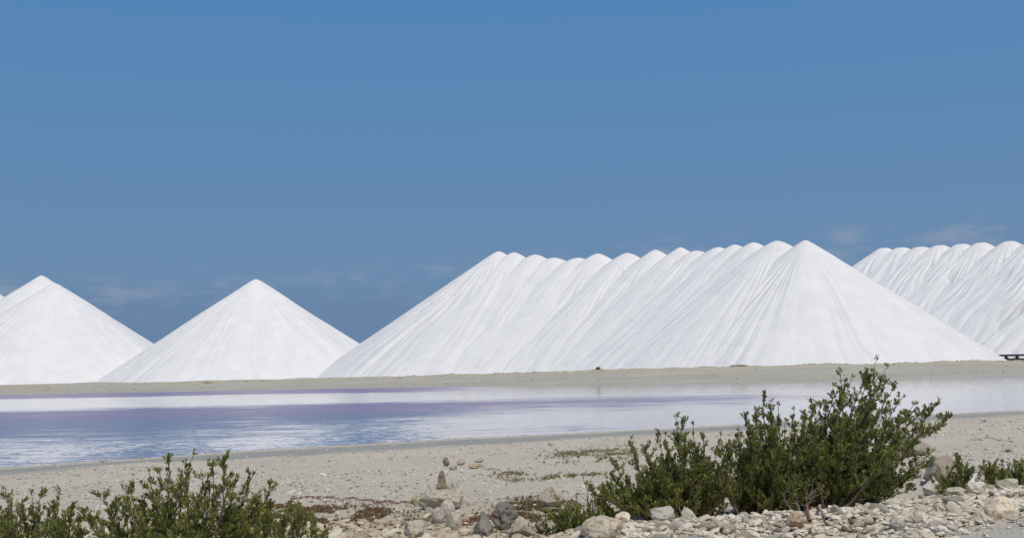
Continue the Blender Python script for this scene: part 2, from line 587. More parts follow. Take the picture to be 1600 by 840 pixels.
def salt_cone(name, H, base, seed, cap_w=1.2, gully=.55, nth=380, nr=40, mat=None, flat=False, slope=SLOPE):
    """a heap of salt at its angle of repose: local origin at the ground under the peak"""
    R = H / slope * 1.14
    th = np.linspace(0, 2 * PI, nth, endpoint=False)
    th = th - .5 * np.sin(th - 4.1)          # finer where the gullies are
    rr = R * (np.linspace(0, 1, nr) ** 1.25)
    T, Rr = np.meshgrid(th, rr)
    wob = (.22 if flat else .085) * (noise(np.cos(T) * 2 + 9, np.sin(T) * 2 + 9, Rr * .13 + seed) - .5)
    T2 = T + wob

    def rid(k, zz):
        n = noise(np.cos(T2) * k + 50, np.sin(T2) * k + 50, zz)
        return 1 - np.abs(2 * n - 1)
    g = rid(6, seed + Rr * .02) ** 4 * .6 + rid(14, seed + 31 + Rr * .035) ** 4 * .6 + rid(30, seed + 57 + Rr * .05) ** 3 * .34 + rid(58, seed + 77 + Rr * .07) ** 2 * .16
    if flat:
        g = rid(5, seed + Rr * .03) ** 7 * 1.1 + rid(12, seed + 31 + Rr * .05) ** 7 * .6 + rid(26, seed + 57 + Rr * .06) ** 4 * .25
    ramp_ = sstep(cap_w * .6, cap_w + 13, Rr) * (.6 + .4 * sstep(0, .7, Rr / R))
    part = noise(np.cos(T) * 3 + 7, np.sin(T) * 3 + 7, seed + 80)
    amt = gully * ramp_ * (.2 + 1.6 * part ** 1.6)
    if flat:
        z = H - slope * np.maximum(Rr - cap_w, 0) - .05 * Rr
        z = H - slope * (np.sqrt((np.maximum(Rr - cap_w * .8, 0)) ** 2 + .18) - .42)
    else:
        z = H - slope * (np.sqrt(Rr ** 2 + cap_w ** 2) - cap_w)
        z = z - (.006 * H) * np.sin(PI * np.clip(Rr / R, 0, 1))     # slightly hollow flank
    z = z - g * amt + gully * .35 * ramp_
    z = z + (noise(np.cos(T) * 2.5 + 3, np.sin(T) * 2.5, seed + 5 + Rr * .08) - .5) * .7 * ramp_
    V = np.stack([Rr * np.cos(T), Rr * np.sin(T), z], -1).reshape(-1, 3)
    i = np.arange(nth * nr).reshape(nr, nth)
    j = np.roll(i, -1, 1)
    q = np.stack([i[:-1], i[1:], j[1:], j[:-1]], -1).reshape(-1, 4)
    me = mesh_from(name, V, q)
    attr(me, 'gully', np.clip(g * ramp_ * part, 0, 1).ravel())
    attr(me, 'cap', (1 - sstep(1.0, 9.0, Rr)).ravel())
    return me


def peak_at(px, py, D, base):
    p = at(px, py, D)
    return p[0], p[1], p[2] - base


def pile(px, py, D, seed, label, base=.9, parent=None, name='salt_pile', mat=None, group=None, **kw):
    x, y, h = peak_at(px, py, D, base)
    me = salt_cone(name, h, base, seed, **kw)
    o = obj(name, me, mat or M_SALT, parent)
    if parent is None:
        o.location = (x, y, base)
        o['label'] = label; o['category'] = 'salt pile'
        if group:
            o['group'] = group
    else:
        o.location = (x - parent.location.x, y - parent.location.y, base - parent.location.z)
        if label:
            o['label'] = label
    return o


pile(400, 436, 318, 3, 'lone white salt cone between the twin cones and the long ridge', group='white salt piles beyond the pond', cap_w=.8, gully=.40)
pile(85, 442, 334, 14, 'front cone of the twin salt heaps, its lower peak overlapping the taller one', group='white salt piles beyond the pond', cap_w=.8, gully=.40)
pile(65, 430, 350, 25, 'taller salt cone rising just behind the front cone of the twins', group='white salt piles beyond the pond', cap_w=.5, gully=.40)
pile(-22, 448, 366, 36, 'salt heap cut off by the left edge, only its sliver showing behind the twins', group='white salt piles beyond the pond', cap_w=.8, gully=.40)

ridge = obj('salt_ridge', None, loc=(*at(1258, 375, 245)[:2], .9), label='long white ridge of merged salt cones with many rounded peaks and diagonal creases', cat='salt pile', group='white salt piles beyond the pond')
RP = [(1258, 375, .8), (1214, 376, 2.0), (1177, 378.5, 1.2), (1148, 382, 1.2), (1122, 386, 1.2), (1088, 391.5, .8), (1063, 386, 1.4), (1024, 390, 1.3), (980, 395, 1.5), (934, 396, 1.5),
      (903, 402.5, 1.0), (865, 402.5, .9), (836, 397.5, 1.2), (803, 394, 1.3), (779, 392.5, 1.1)]
def ridge_row(parent, peaks, depth, seed, mat, gully, flat=False, margin=.55, lead=None):
    """peaks dumped side by side: every flank follows one smooth envelope, lower peaks are only blunter"""
    pts = [at(px, py, depth(px)) for px, py in peaks]
    X = np.array([p[0] for p in pts]); Z = np.array([p[2] for p in pts])
    k = np.polyfit(X, Z, 2)
    env = np.polyval(k, X)
    env = env + max(0, (Z - env).max()) + margin
    for i, ((px, py), e) in enumerate(zip(peaks, env)):
        c = (e - pts[i][2]) / SLOPE
        if i == 0 and lead:
            c = lead
        pile(px, py, depth(px), seed + i * 7, None, parent=parent, name='salt_peak', mat=mat, cap_w=c, gully=gully, flat=flat, slope=.685 if i == 0 and lead else SLOPE)


def depth1(px):
    e = (1258 - px) * 250 / F
    return 245 + 1.15 * e - .0036 * e * e


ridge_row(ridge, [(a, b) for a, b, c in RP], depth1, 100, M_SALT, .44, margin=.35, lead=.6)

ridge2 = obj('salt_ridge', None, loc=(*at(1577, 377, 322)[:2], .9), label='greyer salt ridge with flat dirty tops behind the dark trestle', cat='salt pile', group='white salt piles beyond the pond')
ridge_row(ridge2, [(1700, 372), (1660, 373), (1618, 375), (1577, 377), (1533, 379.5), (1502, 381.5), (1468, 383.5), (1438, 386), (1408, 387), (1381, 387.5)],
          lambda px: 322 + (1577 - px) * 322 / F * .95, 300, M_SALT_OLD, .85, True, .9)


# ---------------------------------------------------------------- simple solids
def boxes(spec):
    """spec: list of (p0, p1, width, height) bars between two points"""
    V, Q = [], []
    for p0, p1, w, h in spec:
        p0, p1 = np.array(p0, float), np.array(p1, float)
        d = p1 - p0; d /= np.linalg.norm(d)
        up = np.array([0, 0, 1.]) if abs(d[2]) < .9 else np.array([0, 1., 0])
        sd_ = np.cross(d, up); sd_ /= np.linalg.norm(sd_)
        up = np.cross(sd_, d)
        k = len(V)
        for p in (p0, p1):
            for a, b in ((-1, -1), (1, -1), (1, 1), (-1, 1)):
                V.append(p + sd_ * a * w / 2 + up * b * h / 2)
        Q += [[k, k + 3, k + 2, k + 1], [k + 4, k + 5, k + 6, k + 7]] + [[k + a, k + (a + 1) % 4, k + 4 + (a + 1) % 4, k + 4 + a] for a in range(4)]
    return np.array(V), np.array(Q)


# trestle carrying the conveyor, running off to the right behind the big cone
tp0 = at(1535, 556, 252); tp1 = at(1725, 553, 240)
bz = float(terrain(tp0[0], tp0[1]))
top_z = at(1575, 553.2, 249)[2]
tr = obj('conveyor_trestle', None, loc=(tp0[0], tp0[1], bz), label='low dark trestle with arched openings running behind the foot of the big salt cone', cat='trestle')
dx = np.array([tp1[0] - tp0[0], tp1[1] - tp0[1]])
Lt = float(np.hypot(*dx)); tr.rotation_euler = (0, 0, math.atan2(dx[1], dx[0]))
hgt = top_z - bz
obj('deck', mesh_from('deck', *boxes([((0, 0, hgt - .2), (Lt, 0, hgt - .2), 1.6, .40)]), smooth=False), M_STEEL, tr)
obj('ground_beam', mesh_from('ground_beam', *boxes([((0, 0, .33), (Lt, 0, .33), 1.9, .40)]), smooth=False), M_TIMBER, tr)
post_me = mesh_from('post', *boxes([((0, 0, .535), (0, 0, hgt - .405), .42, .9)]), smooth=False)
brace_me = mesh_from('brace', *boxes([((0, -.5, hgt - .46), (.55, -.5, .6), .14, .16), ((0, -.5, hgt - .47), (-.55, -.5, .6), .14, .16)]), smooth=False)
for k in range(int(Lt / 2.1) + 1):
    a = obj('post', post_me, M_STEEL, tr, loc=(.4 + k * 2.1, 0, 0))
    obj('brace', brace_me, M_STEEL, tr, loc=(.4 + k * 2.1, 0, 0))


# ---------------------------------------------------------------- rocks
def ico(sub):
    t = (1 + 5 ** .5) / 2
    V = [np.array(v, float) / math.hypot(1, t) for v in ((-1, t, 0), (1, t, 0), (-1, -t, 0), (1, -t, 0), (0, -1, t), (0, 1, t), (0, -1, -t), (0, 1, -t), (t, 0, -1), (t, 0, 1), (-t, 0, -1), (-t, 0, 1))]
    Fc = [(0, 11, 5), (0, 5, 1), (0, 1, 7), (0, 7, 10), (0, 10, 11), (1, 5, 9), (5, 11, 4), (11, 10, 2), (10, 7, 6), (7, 1, 8), (3, 9, 4), (3, 4, 2), (3, 2, 6), (3, 6, 8), (3, 8, 9), (4, 9, 5), (2, 4, 11), (6, 2, 10), (8, 6, 7), (9, 8, 1)]
    for _ in range(sub):
        cache, nf = {}, []

        def mid(a, b):
            k = (min(a, b), max(a, b))
            if k not in cache:
                m_ = V[a] + V[b]
                V.append(m_ / np.linalg.norm(m_)); cache[k] = len(V) - 1
            return cache[k]
        for a, b, c in Fc:
            ab, bc, ca = mid(a, b), mid(b, c), mid(c, a)
            nf += [(a, ab, ca), (b, bc, ab), (c, ca, bc), (ab, bc, ca)]
        Fc = nf
    return np.array(V), np.array(Fc)


ICO = [ico(k) for k in range(5)]


def rock_shape(sub, seed, cuts=9, rough=.12, round_=.0):
    r = np.random.default_rng(seed)
    V, Fc = ICO[sub]
    V = V.copy()
    for _ in range(cuts):
        n = r.normal(size=3); n /= np.linalg.norm(n)
        d = r.uniform(.55 + .3 * round_, .92)
        k = V @ n - d
        V -= np.clip(k, 0, None)[:, None] * n * (1 - .15 * round_)
    if rough:
        off = seed * 1.7
        n1 = noise(V[:, 0] * 2.2 + off, V[:, 1] * 2.2 + off, V[:, 2] * 2.2 + off) - .5
        n2 = noise(V[:, 0] * 6 + off, V[:, 1] * 6 + off, V[:, 2] * 6 + off) - .5
        V *= (1 + rough * (n1 * 1.6 + n2 * .7))[:, None]
    lo, hi_b = V.min(0), V.max(0)
    return (V - (lo + hi_b) / 2) / ((hi_b - lo) / 2), Fc        # fits the unit cube -1..1


def rock(name, px, ybot, w, h, mat, label, cat='rock', seed=1, cuts=9, rough=.13, round_=0., deep=1.0, sub=3, z=None, D=None, rot=0., shape=None, group=None, sink=.15):
    D0 = D
    p = hit(px, ybot) if D is None else at(px, ybot, D)
    D = p[1]
    wm, hm = w * D / F, h * D / F
    V, Fc = rock_shape(sub, seed, cuts, rough, round_)
    if shape is not None:
        V = shape(V.copy())
    hm2 = hm * (1 + sink)
    dm = wm * deep
    V = V * np.array([wm / 2, dm / 2, hm2 / 2])
    c, s = math.cos(rot), math.sin(rot)
    me = mesh_from(name, V, Fc, smooth=round_ > .3)
    if round_ <= .3:
        try:
            me.polygons.foreach_set('use_smooth', np.full(len(Fc), True, bool))
            me.set_sharp_from_angle(angle=rad(32))
        except Exception:
            pass
    o = obj(name, me, mat, label=label, cat=cat, group=group)
    base = z if z is not None else (p[2] if D0 is None else float(terrain(p[0], p[1])))
    o.location = (p[0], p[1] + dm * .35, base + hm2 / 2 - hm * sink)
    o.rotation_euler = (0, 0, rot)
    return o


def pointed(V):
    k = 1 - .55 * sstep(-.2, 1, V[:, 2])
    V[:, 0] *= k; V[:, 1] *= k
    return V


def post_shape(V):
    k = .66 + .34 * (1 - sstep(-.45, -.1, V[:, 2])) + .12 * sstep(.55, .8, V[:, 2])
    V[:, 0] = V[:, 0] * k + .18 * sstep(-.4, .3, V[:, 2])
    V[:, 1] *= k
    return V


def wedge(V):
    k = 1 - .75 * sstep(-.8, 1, V[:, 2])
    V[:, 0] = V[:, 0] * k - .15 * (V[:, 2] + 1) * .5
    V[:, 1] *= k
    return V


RG = 'rocks along the foreground of the beach'
r0 = rock('boulder', 688, 798, 72, 32, M_PALE, 'large grey-beige boulder carrying the upright brown stone', seed=5, deep=.8, sub=4, cuts=5, round_=.45, rough=.16, group=RG)
zt = r0.location.z + r0.dimensions.z * .42
rock('standing_stone', 689, 769, 20, 31, M_BROWN, 'narrow brown stone standing upright on the large grey-beige boulder', seed=8, shape=post_shape, D=r0.location.y + .0, z=zt, deep=.8, cuts=6, rough=.25, group=RG)
rock('stone', 703, 768, 14, 22, M_PALE, 'slim pale stone leaning right behind the upright brown stone', seed=9, D=r0.location.y + .35, z=zt - .12, group=RG)
rock('stone', 713, 790, 22, 36, M_PALE, 'tall beige stone at the right end of the large grey-beige boulder', seed=11, group=RG, shape=pointed)
rock('pebble', 671, 808, 17, 15, M_PINK, 'smaller of the two rounded pinkish pebbles side by side below the large boulder', 'pebble', seed=12, round_=1, cuts=3, rough=.04, group=RG)
rock('pebble', 685, 818, 20, 25, M_PINK, 'larger of the two rounded pinkish pebbles side by side below the large boulder', 'pebble', seed=13, round_=1, cuts=3, rough=.05, group=RG)
rock('stone', 699, 811, 24, 30, M_PINK, 'smooth egg-shaped pale stone leaning on the large boulder', seed=14, round_=.8, cuts=3, rough=.06, group=RG)
rock('stone', 709, 828, 26, 28, M_PALE, 'pale broken stone lying lowest in front of the smooth egg-shaped stone', seed=15, cuts=6, round_=.35, group=RG, rough=.1)
rock('rock', 648, 842, 36, 28, M_PALE, 'pale lumpy rock at the bottom edge under the pinkish pebbles', seed=16, group=RG, sub=4, rough=.25)
rock('stone', 648, 790, 14, 15, M_YELLOW, 'yellowish stone at the left end of the large boulder', seed=17, group=RG)
rock('stone', 725, 788, 9, 8, M_ORANGE, 'small rusty stone just right of the large boulder', seed=18, group=RG, sub=2)
rock('rock', 757, 838, 42, 38, M_DARK, 'rough grey rock slanting beside the black pitted rock', seed=19, sub=4, shape=wedge, cuts=8, rough=.25, group=RG)
rock('rock', 790, 828, 40, 42, M_DARK, 'black pitted rock, the darkest on the beach', seed=20, sub=4, cuts=6, rough=.4, group=RG)
rock('rock', 814, 842, 44, 30, M_PALE, 'flat beige rock below the black pitted rock', seed=21, group=RG, deep=.8)
rock('rock', 861, 792, 44, 30, M_BUFF, 'pale triangular rock standing behind the red succulent patch', seed=22, shape=pointed, group=RG, sub=4)
rock('rock', 852, 836, 32, 28, M_BUFF, 'pinkish beige rock half covered by the red succulent', seed=23, group=RG)
rock('stone', 831, 838, 20, 14, M_WHITE, 'small white stone under the red succulent', seed=24, group=RG)
rock('rock', 797, 788, 20, 8, M_GREY, 'low grey rock sunk in the sand above the black pitted rock', seed=25, group=RG)
rock('boulder', 942, 846, 66, 38, M_CREAM, 'large rounded cream boulder where the gravel bank ends', seed=26, sub=4, cuts=7, rough=.12, round_=.4, group=RG)
rock('boulder', 973, 824, 27, 24, M_CREAM, 'squarish cream stone perched just above the rounded cream boulder', seed=27, cuts=7, rough=.08, group=RG)
rock('boulder', 1037, 818, 40, 26, M_GREY, 'grey-beige boulder under the big shrub, left one of the pair', seed=28, sub=4, cuts=6, group=RG)
rock('boulder', 1078, 818, 40, 26, M_PALE, 'sloping boulder under the big shrub, right one of the pair', seed=29, shape=wedge, sub=4, group=RG)
rock('rock', 1190, 802, 26, 12, M_GREY, 'low grey rock on the gravel crest at the foot of the shrub', seed=30, group=RG)
rock('boulder', 1247, 830, 34, 30, M_ORANGE, 'orange-tan boulder on the gravel beside the rusty brown dark gap', seed=31, sub=4, cuts=7, rough=.1, group=RG)
rock('rock', 1406, 832, 24, 24, M_GREY, 'round dark grey stone on the gravel near the road', seed=32, round_=.4, group=RG)
rock('boulder', 1482, 760, 66, 46, M_BUFF, 'big buff boulder behind the shrub and the gravel bank', seed=33, sub=4, cuts=6, rough=.2, group=RG)
rock('rock', 1440, 712, 44, 22, M_BUFF, 'pinkish rock showing behind the right edge of the shrub', seed=34, sub=4, group=RG)
rock('rock', 1461, 775, 36, 28, M_WHITE, 'pointed white rock at the foot of the big buff boulder', seed=35, shape=pointed, group=RG)
rock('rock', 1526, 772, 36, 36, M_WHITE, 'tallest white pointed rock on the gravel crest', seed=36, shape=pointed, group=RG, sub=4)
rock('boulder', 1572, 812, 54, 36, M_CREAM, 'large cream boulder close to the right edge of the gravel', seed=37, sub=4, group=RG, deep=.7)
rock('rock', 1580, 768, 36, 20, M_PALE, 'long pale rock on the gravel crest at the right edge', seed=38, group=RG)
rock('rock', 1495, 778, 34, 16, M_PALE, 'flat pale rock between the two pointed white rocks', seed=39, group=RG)
rock('stone', 697, 728, 11, 14, M_BROWN, 'upright brown stone of the small group out on the beach', seed=40, group=RG, sub=2)
rock('stone', 708, 734, 12, 7, M_GREY, 'low grey stone of the small group out on the beach', seed=41, group=RG, sub=2)
rock('stone', 720, 726, 13, 9, M_BUFF, 'buff stone in the middle of the small group out on the beach', seed=42, group=RG, sub=2)
rock('stone', 740, 732, 16, 7, M_YELLOW, 'flat yellow stone of the small group out on the beach', seed=43, group=RG, sub=2)
rock('stone', 749, 722, 14, 7, M_GREY, 'farthest grey stone of the small group out on the beach', seed=44, group=RG, sub=2)
rock('rock', 935, 578.5, 8, 5, M_DARK, 'dark rock on the crest of the bank across the pond', seed=45, D=196, sub=2)
rock('sand_mound', 1155, 573.5, 30, 3, M_BUFF, 'low sandy mound on the far bank below the big salt cone', 'mound', seed=46, D=198, sub=3, deep=.2, sink=.8, rough=.5)
rock('sand_mound', 325, 597.5, 14, 4, M_YELLOW, 'tiny sandy mound on the far bank below the lone salt cone', 'mound', seed=47, D=211, sub=3, deep=.2, sink=.8, rough=.5)


# ---------------------------------------------------------------- pebbles and gravel
def scatter_mesh(name, P, size, sub=0, flat=.6, seed=1, tint=None, stretch=.5):
    r = np.random.default_rng(seed)
    V0, F0 = ICO[sub]
    n = len(P)
    V = np.repeat(V0[None], n, 0) * (1 + .45 * (r.random((n, len(V0), 1)) - .5))
    sc_ = np.stack([1 + stretch * r.random(n), np.ones(n), flat * (.7 + .6 * r.random(n))], -1)
    V = V * sc_[:, None, :] * (np.asarray(size) / 2)[:, None, None]
    a = r.random(n) * 2 * PI
    tl = (r.random(n) - .5) * 1.2
    ca, sa, ct, st = np.cos(a)[:, None], np.sin(a)[:, None], np.cos(tl)[:, None], np.sin(tl)[:, None]
    x, y, z = V[..., 0] * ct + V[..., 2] * st, V[..., 1], -V[..., 0] * st + V[..., 2] * ct
    V = np.stack([x * ca - y * sa, x * sa + y * ca, z], -1) + P[:, None, :]
    Fc = (F0[None] + (np.arange(n) * len(V0))[:, None, None]).reshape(-1, 3)
    me = mesh_from(name, V.reshape(-1, 3), Fc, smooth=False)
    tv = r.random(n) if tint is None else tint
    attr(me, 'tint', np.repeat(tv, len(V0)))
    return me


def in_view(x, y, z=1.0, mx=40, my=60):
    v = np.stack([x, y, np.full(np.shape(x), z - CAM_Z)], -1) @ CR
    u = 800 + F * v[..., 0] / -v[..., 2]
    w = 420 - F * v[..., 1] / -v[..., 2]
    return (u > -mx) & (u < 1600 + mx) & (w < 840 + my)


# loose pebbles over the beach
def beach_pebbles(n, d0, d1, s0, s1, seed, mask=None):
    r = np.random.default_rng(seed)
    d = np.sqrt(r.random(n) * (d1 ** 2 - d0 ** 2) + d0 ** 2)
    x = (r.random(n) - .5) * d * .92
    keep = (shore_s(x, d) > .1) & ((shore_s(x, d) > 7.5) | (shore_s(x, d) < 2.3) | (r.random(n) < .12)) & (road_dist(x, d) < -.2) & in_view(x, d)
    dens = noise(x * .8, d * .8, 21) * .6 + noise(x * .22, d * .22, 22) * .7
    if mask is not None:
        dens = dens * mask(x, d)
    keep &= r.random(n) < np.clip(dens * 1.3 - .3, .08, 1)
    x, d = x[keep], d[keep]
    s = s0 + (s1 - s0) * r.random(len(x)) ** 3.2
    z = terrain(x, d) + s * .12
    return np.stack([x, d, z], -1), s


P1, s1 = beach_pebbles(26000, 14, 30, .018, .085, 31)
obj('pebbles', scatter_mesh('pebbles', P1, s1, 0, .65, 41), M_PEB, ground, kind='stuff')
P2, s2 = beach_pebbles(34000, 30, 68, .025, .095, 32)
obj('pebbles', scatter_mesh('pebbles', P2, s2, 0, .55, 42), M_PEB, ground, kind='stuff')
# rubble among the foreground rocks, left of the gravel bank
P3, s3 = beach_pebbles(9000, 14.0, 19.2, .05, .20, 33, lambda x, y: sstep(-6.8, -3.2, x) * (1 - sstep(1.2, 2.6, x)) * (1 - sstep(17.6, 19.0, y + .25 * (x + 2))))
obj('pebbles', scatter_mesh('pebbles', P3, s3, 1, .55, 43, stretch=.9), M_SANDSTONE, ground, kind='stuff')
# pieces of rubble strewn on the open beach to the right
P4, s4 = beach_pebbles(2600, 19, 60, .06, .18, 34, lambda x, y: .8 * sstep(1, 9, x))
obj('pebbles', scatter_mesh('pebbles', P4, s4, 1, .4, 44, stretch=1.2), M_CORAL, ground, kind='stuff')

# debris and spilled salt along the far bank
r = np.random.default_rng(61)
x = r.uniform(-90, 90, 2600); f = np.where(r.random(2600) < .6, r.normal(36, 2.2, 2600), r.uniform(3, 36, 2600))
y = np.interp(x, FA_X, FA_Y) + f
k = noise(x * .12, f * .3, 71) > .42
x, y = x[k], y[k]; sf = .06 + .28 * r.random(len(x)) ** 3
obj('debris', scatter_mesh('debris', np.stack([x, y, terrain(x, y) + sf * .1], -1), sf, 0, .5, 62), pebble_material('bank_debris', [(0., (.15, .12, .08)), (.4, (.34, .29, .19)), (.8, (.46, .42, .33)), (1., (.66, .64, .60))]), ground, kind='stuff')
x = r.uniform(-85, 80, 1600); y = np.interp(x, FA_X, FA_Y) + 38.5 + np.abs(r.normal(0, 1.2, 1600))
k = noise(x * .2, 3, 72) > .5
x, y = x[k], y[k]; sf = .10 + .30 * r.random(len(x)) ** 2
obj('spilled_salt', scatter_mesh('spilled_salt', np.stack([x, y, terrain(x, y) + sf * .3], -1), sf, 0, .7, 63), pebble_material('salt_lumps', [(0., (.60, .58, .55)), (1., (.78, .77, .76))]), ground, kind='stuff')

# the gravel bank beside the road
bank = ground


def gravel_points(n, seed):
    r = np.random.default_rng(seed)
    x = r.uniform(.2, 14, n); y = r.uniform(11.5, 25, n)
    bd = berm_dist(x, y)
    rd = road_dist(x, y)
    cx_, cy_ = np.array([b[0] for b in BERM]), np.array([b[1] for b in BERM])
    crest_y = np.interp(x, cx_, cy_)
    front = crest_y - y
    keep = (front > -.45 - .3 * r.random(n)) & (rd < -.1 - .5 * r.random(n) ** 2 + .5 * (r.random(n) > .93)) & in_view(x, y, 1.1, 60, 90) & (x > .55 + .4 * r.random(n))
    return x[keep], y[keep], r


x, y, r = gravel_points(34000, 51)
s = .04 + .08 * r.random(len(x)) ** 2.2
z = terrain(x, y) + s * (.15 + .25 * r.random(len(x)))
GP = np.stack([x, y, z], -1)
for k, sub in ((s >= .075, 1), (s < .075, 0)):
    obj('gravel', scatter_mesh('gravel', GP[k], s[k], sub, .55, 52 + sub, stretch=1.0), M_CORAL, ground, kind='stuff')
x, y, r = gravel_points(1500, 53)
sel = np.argsort(y)[:300] if len(x) > 300 else np.arange(len(x))
sel = r.permutation(len(x))[:290]
stone_me = {}
for k in range(10):
    V, Fc = rock_shape(1, 700 + k, 5, .12)
    for mi in range(6):
        mm = mesh_from('stone', V * np.array([.5, .36 + .1 * (k % 3), .30 + .06 * (k % 2)]), Fc, smooth=False)
        mm.materials.append(STONES[mi])
        stone_me[k, mi] = mm
for q, k in enumerate(sel):
    mi = int(r.choice(6, p=[.28, .2, .14, .18, .16, .04]))
    o = bpy.data.objects.new('stone', stone_me[int(r.integers(10)), mi])
    COL.objects.link(o)
    o.parent = ground
    sz = .09 + .13 * r.random() ** 2.6
    o.scale = (sz * (1 + .5 * r.random()), sz, sz)
    o.rotation_euler = (r.normal() * .25, r.normal() * .25, r.random() * 6.28)
    o.location = (x[k], y[k], float(terrain(x[k], y[k])) + sz * .22)


r = np.random.default_rng(57)
x = r.uniform(2, 12, 9000); y = r.uniform(10, 22, 9000); rd = road_dist(x, y)
k = (rd > -.3) & (rd < 3.5) & (r.random(9000) < np.exp(-np.maximum(rd, 0) / .9) + .12) & in_view(x, y, 1.1)
x, y = x[k], y[k]; sg = .015 + .04 * r.random(len(x)) ** 3
obj('grit', scatter_mesh('grit', np.stack([x, y, terrain(x, y) + .014 + sg * .2], -1), sg, 0, .6, 58), M_CORAL, ground, kind='stuff')

# ---------------------------------------------------------------- plants
def tubes(paths, sides=5):
    """paths: list of (points (n,3), radii (n)) -> verts, quads"""
    V, Q = [], []
    base = 0
    ang = np.arange(sides) * 2 * PI / sides
    for P, R in paths:
        P = np.asarray(P, float); n = len(P)
        Tn = np.gradient(P, axis=0); Tn /= np.linalg.norm(Tn, axis=1)[:, None] + 1e-9
        ref = np.where(np.abs(Tn[:, 2:3]) > .9, np.array([[1., 0, 0]]), np.array([[0, 0, 1.]]))
        A = np.cross(Tn, ref); A /= np.linalg.norm(A, axis=1)[:, None] + 1e-9
        B = np.cross(Tn, A)
        ring = P[:, None, :] + np.asarray(R)[:, None, None] * (np.cos(ang)[None, :, None] * A[:, None, :] + np.sin(ang)[None, :, None] * B[:, None, :])
        V.append(ring.reshape(-1, 3))
        i = base + np.arange(n * sides).reshape(n, sides)
        j = np.roll(i, -1, 1)
        Q.append(np.stack([i[:-1], j[:-1], j[1:], i[1:]], -1).reshape(-1, 4))
        base += n * sides
    return np.concatenate(V), np.concatenate(Q)


def leaves_mesh(name, pos, dirs, size, per, r, tint_lo=0., tint_hi=1., spread=.55, width=.36, droop=0.):
    """a rosette of small obovate leaves round each twig point"""
    pos, dirs, size = np.asarray(pos), np.asarray(dirs), np.asarray(size)
    n = len(pos)
    pos = np.repeat(pos, per, 0); dirs = np.repeat(dirs, per, 0); size = np.repeat(size, per)
    m = n * per
    rnd = r.normal(size=(m, 3)); rnd /= np.linalg.norm(rnd, axis=1)[:, None]
    d = dirs + rnd * spread * (.5 + r.random((m, 1)))
    d /= np.linalg.norm(d, axis=1)[:, None]
    L_ = size * (.65 + .6 * r.random(m))
    p0 = pos + rnd * size[:, None] * .16 + dirs * (size * (r.random(m) - .4) * .7)[:, None]
    sd_ = np.cross(d, r.normal(size=(m, 3))); sd_ /= np.linalg.norm(sd_, axis=1)[:, None] + 1e-9
    nr_ = np.cross(d, sd_)
    w = L_ * width
    a = p0
    b = p0 + d * (L_ * .62)[:, None] + sd_ * (w / 2)[:, None] + nr_ * (L_ * .07)[:, None]
    c = p0 + d * L_[:, None]
    e = p0 + d * (L_ * .62)[:, None] - sd_ * (w / 2)[:, None] + nr_ * (L_ * .07)[:, None]
    V = np.stack([a, b, c, e], 1).reshape(-1, 3)
    k = np.arange(m)[:, None] * 4
    Fc = np.concatenate([k + np.array([[0, 1, 2]]), k + np.array([[0, 2, 3]])], 1).reshape(-1, 3)
    me = mesh_from(name, V, Fc, smooth=False)
    cl = np.repeat(r.random(n), per)
    t = np.clip(tint_lo + (tint_hi - tint_lo) * (.5 * cl + .5 * r.random(m)) * .92, 0, 1)
    odd = r.random(m) > .985
    t[odd] = 1.
    attr(me, 'tint', np.repeat(t, 4))
    return me


def bezier(p0, p1, p2, n):
    t = np.linspace(0, 1, n)[:, None]
    return (1 - t) ** 2 * p0 + 2 * t * (1 - t) * p1 + t * t * p2


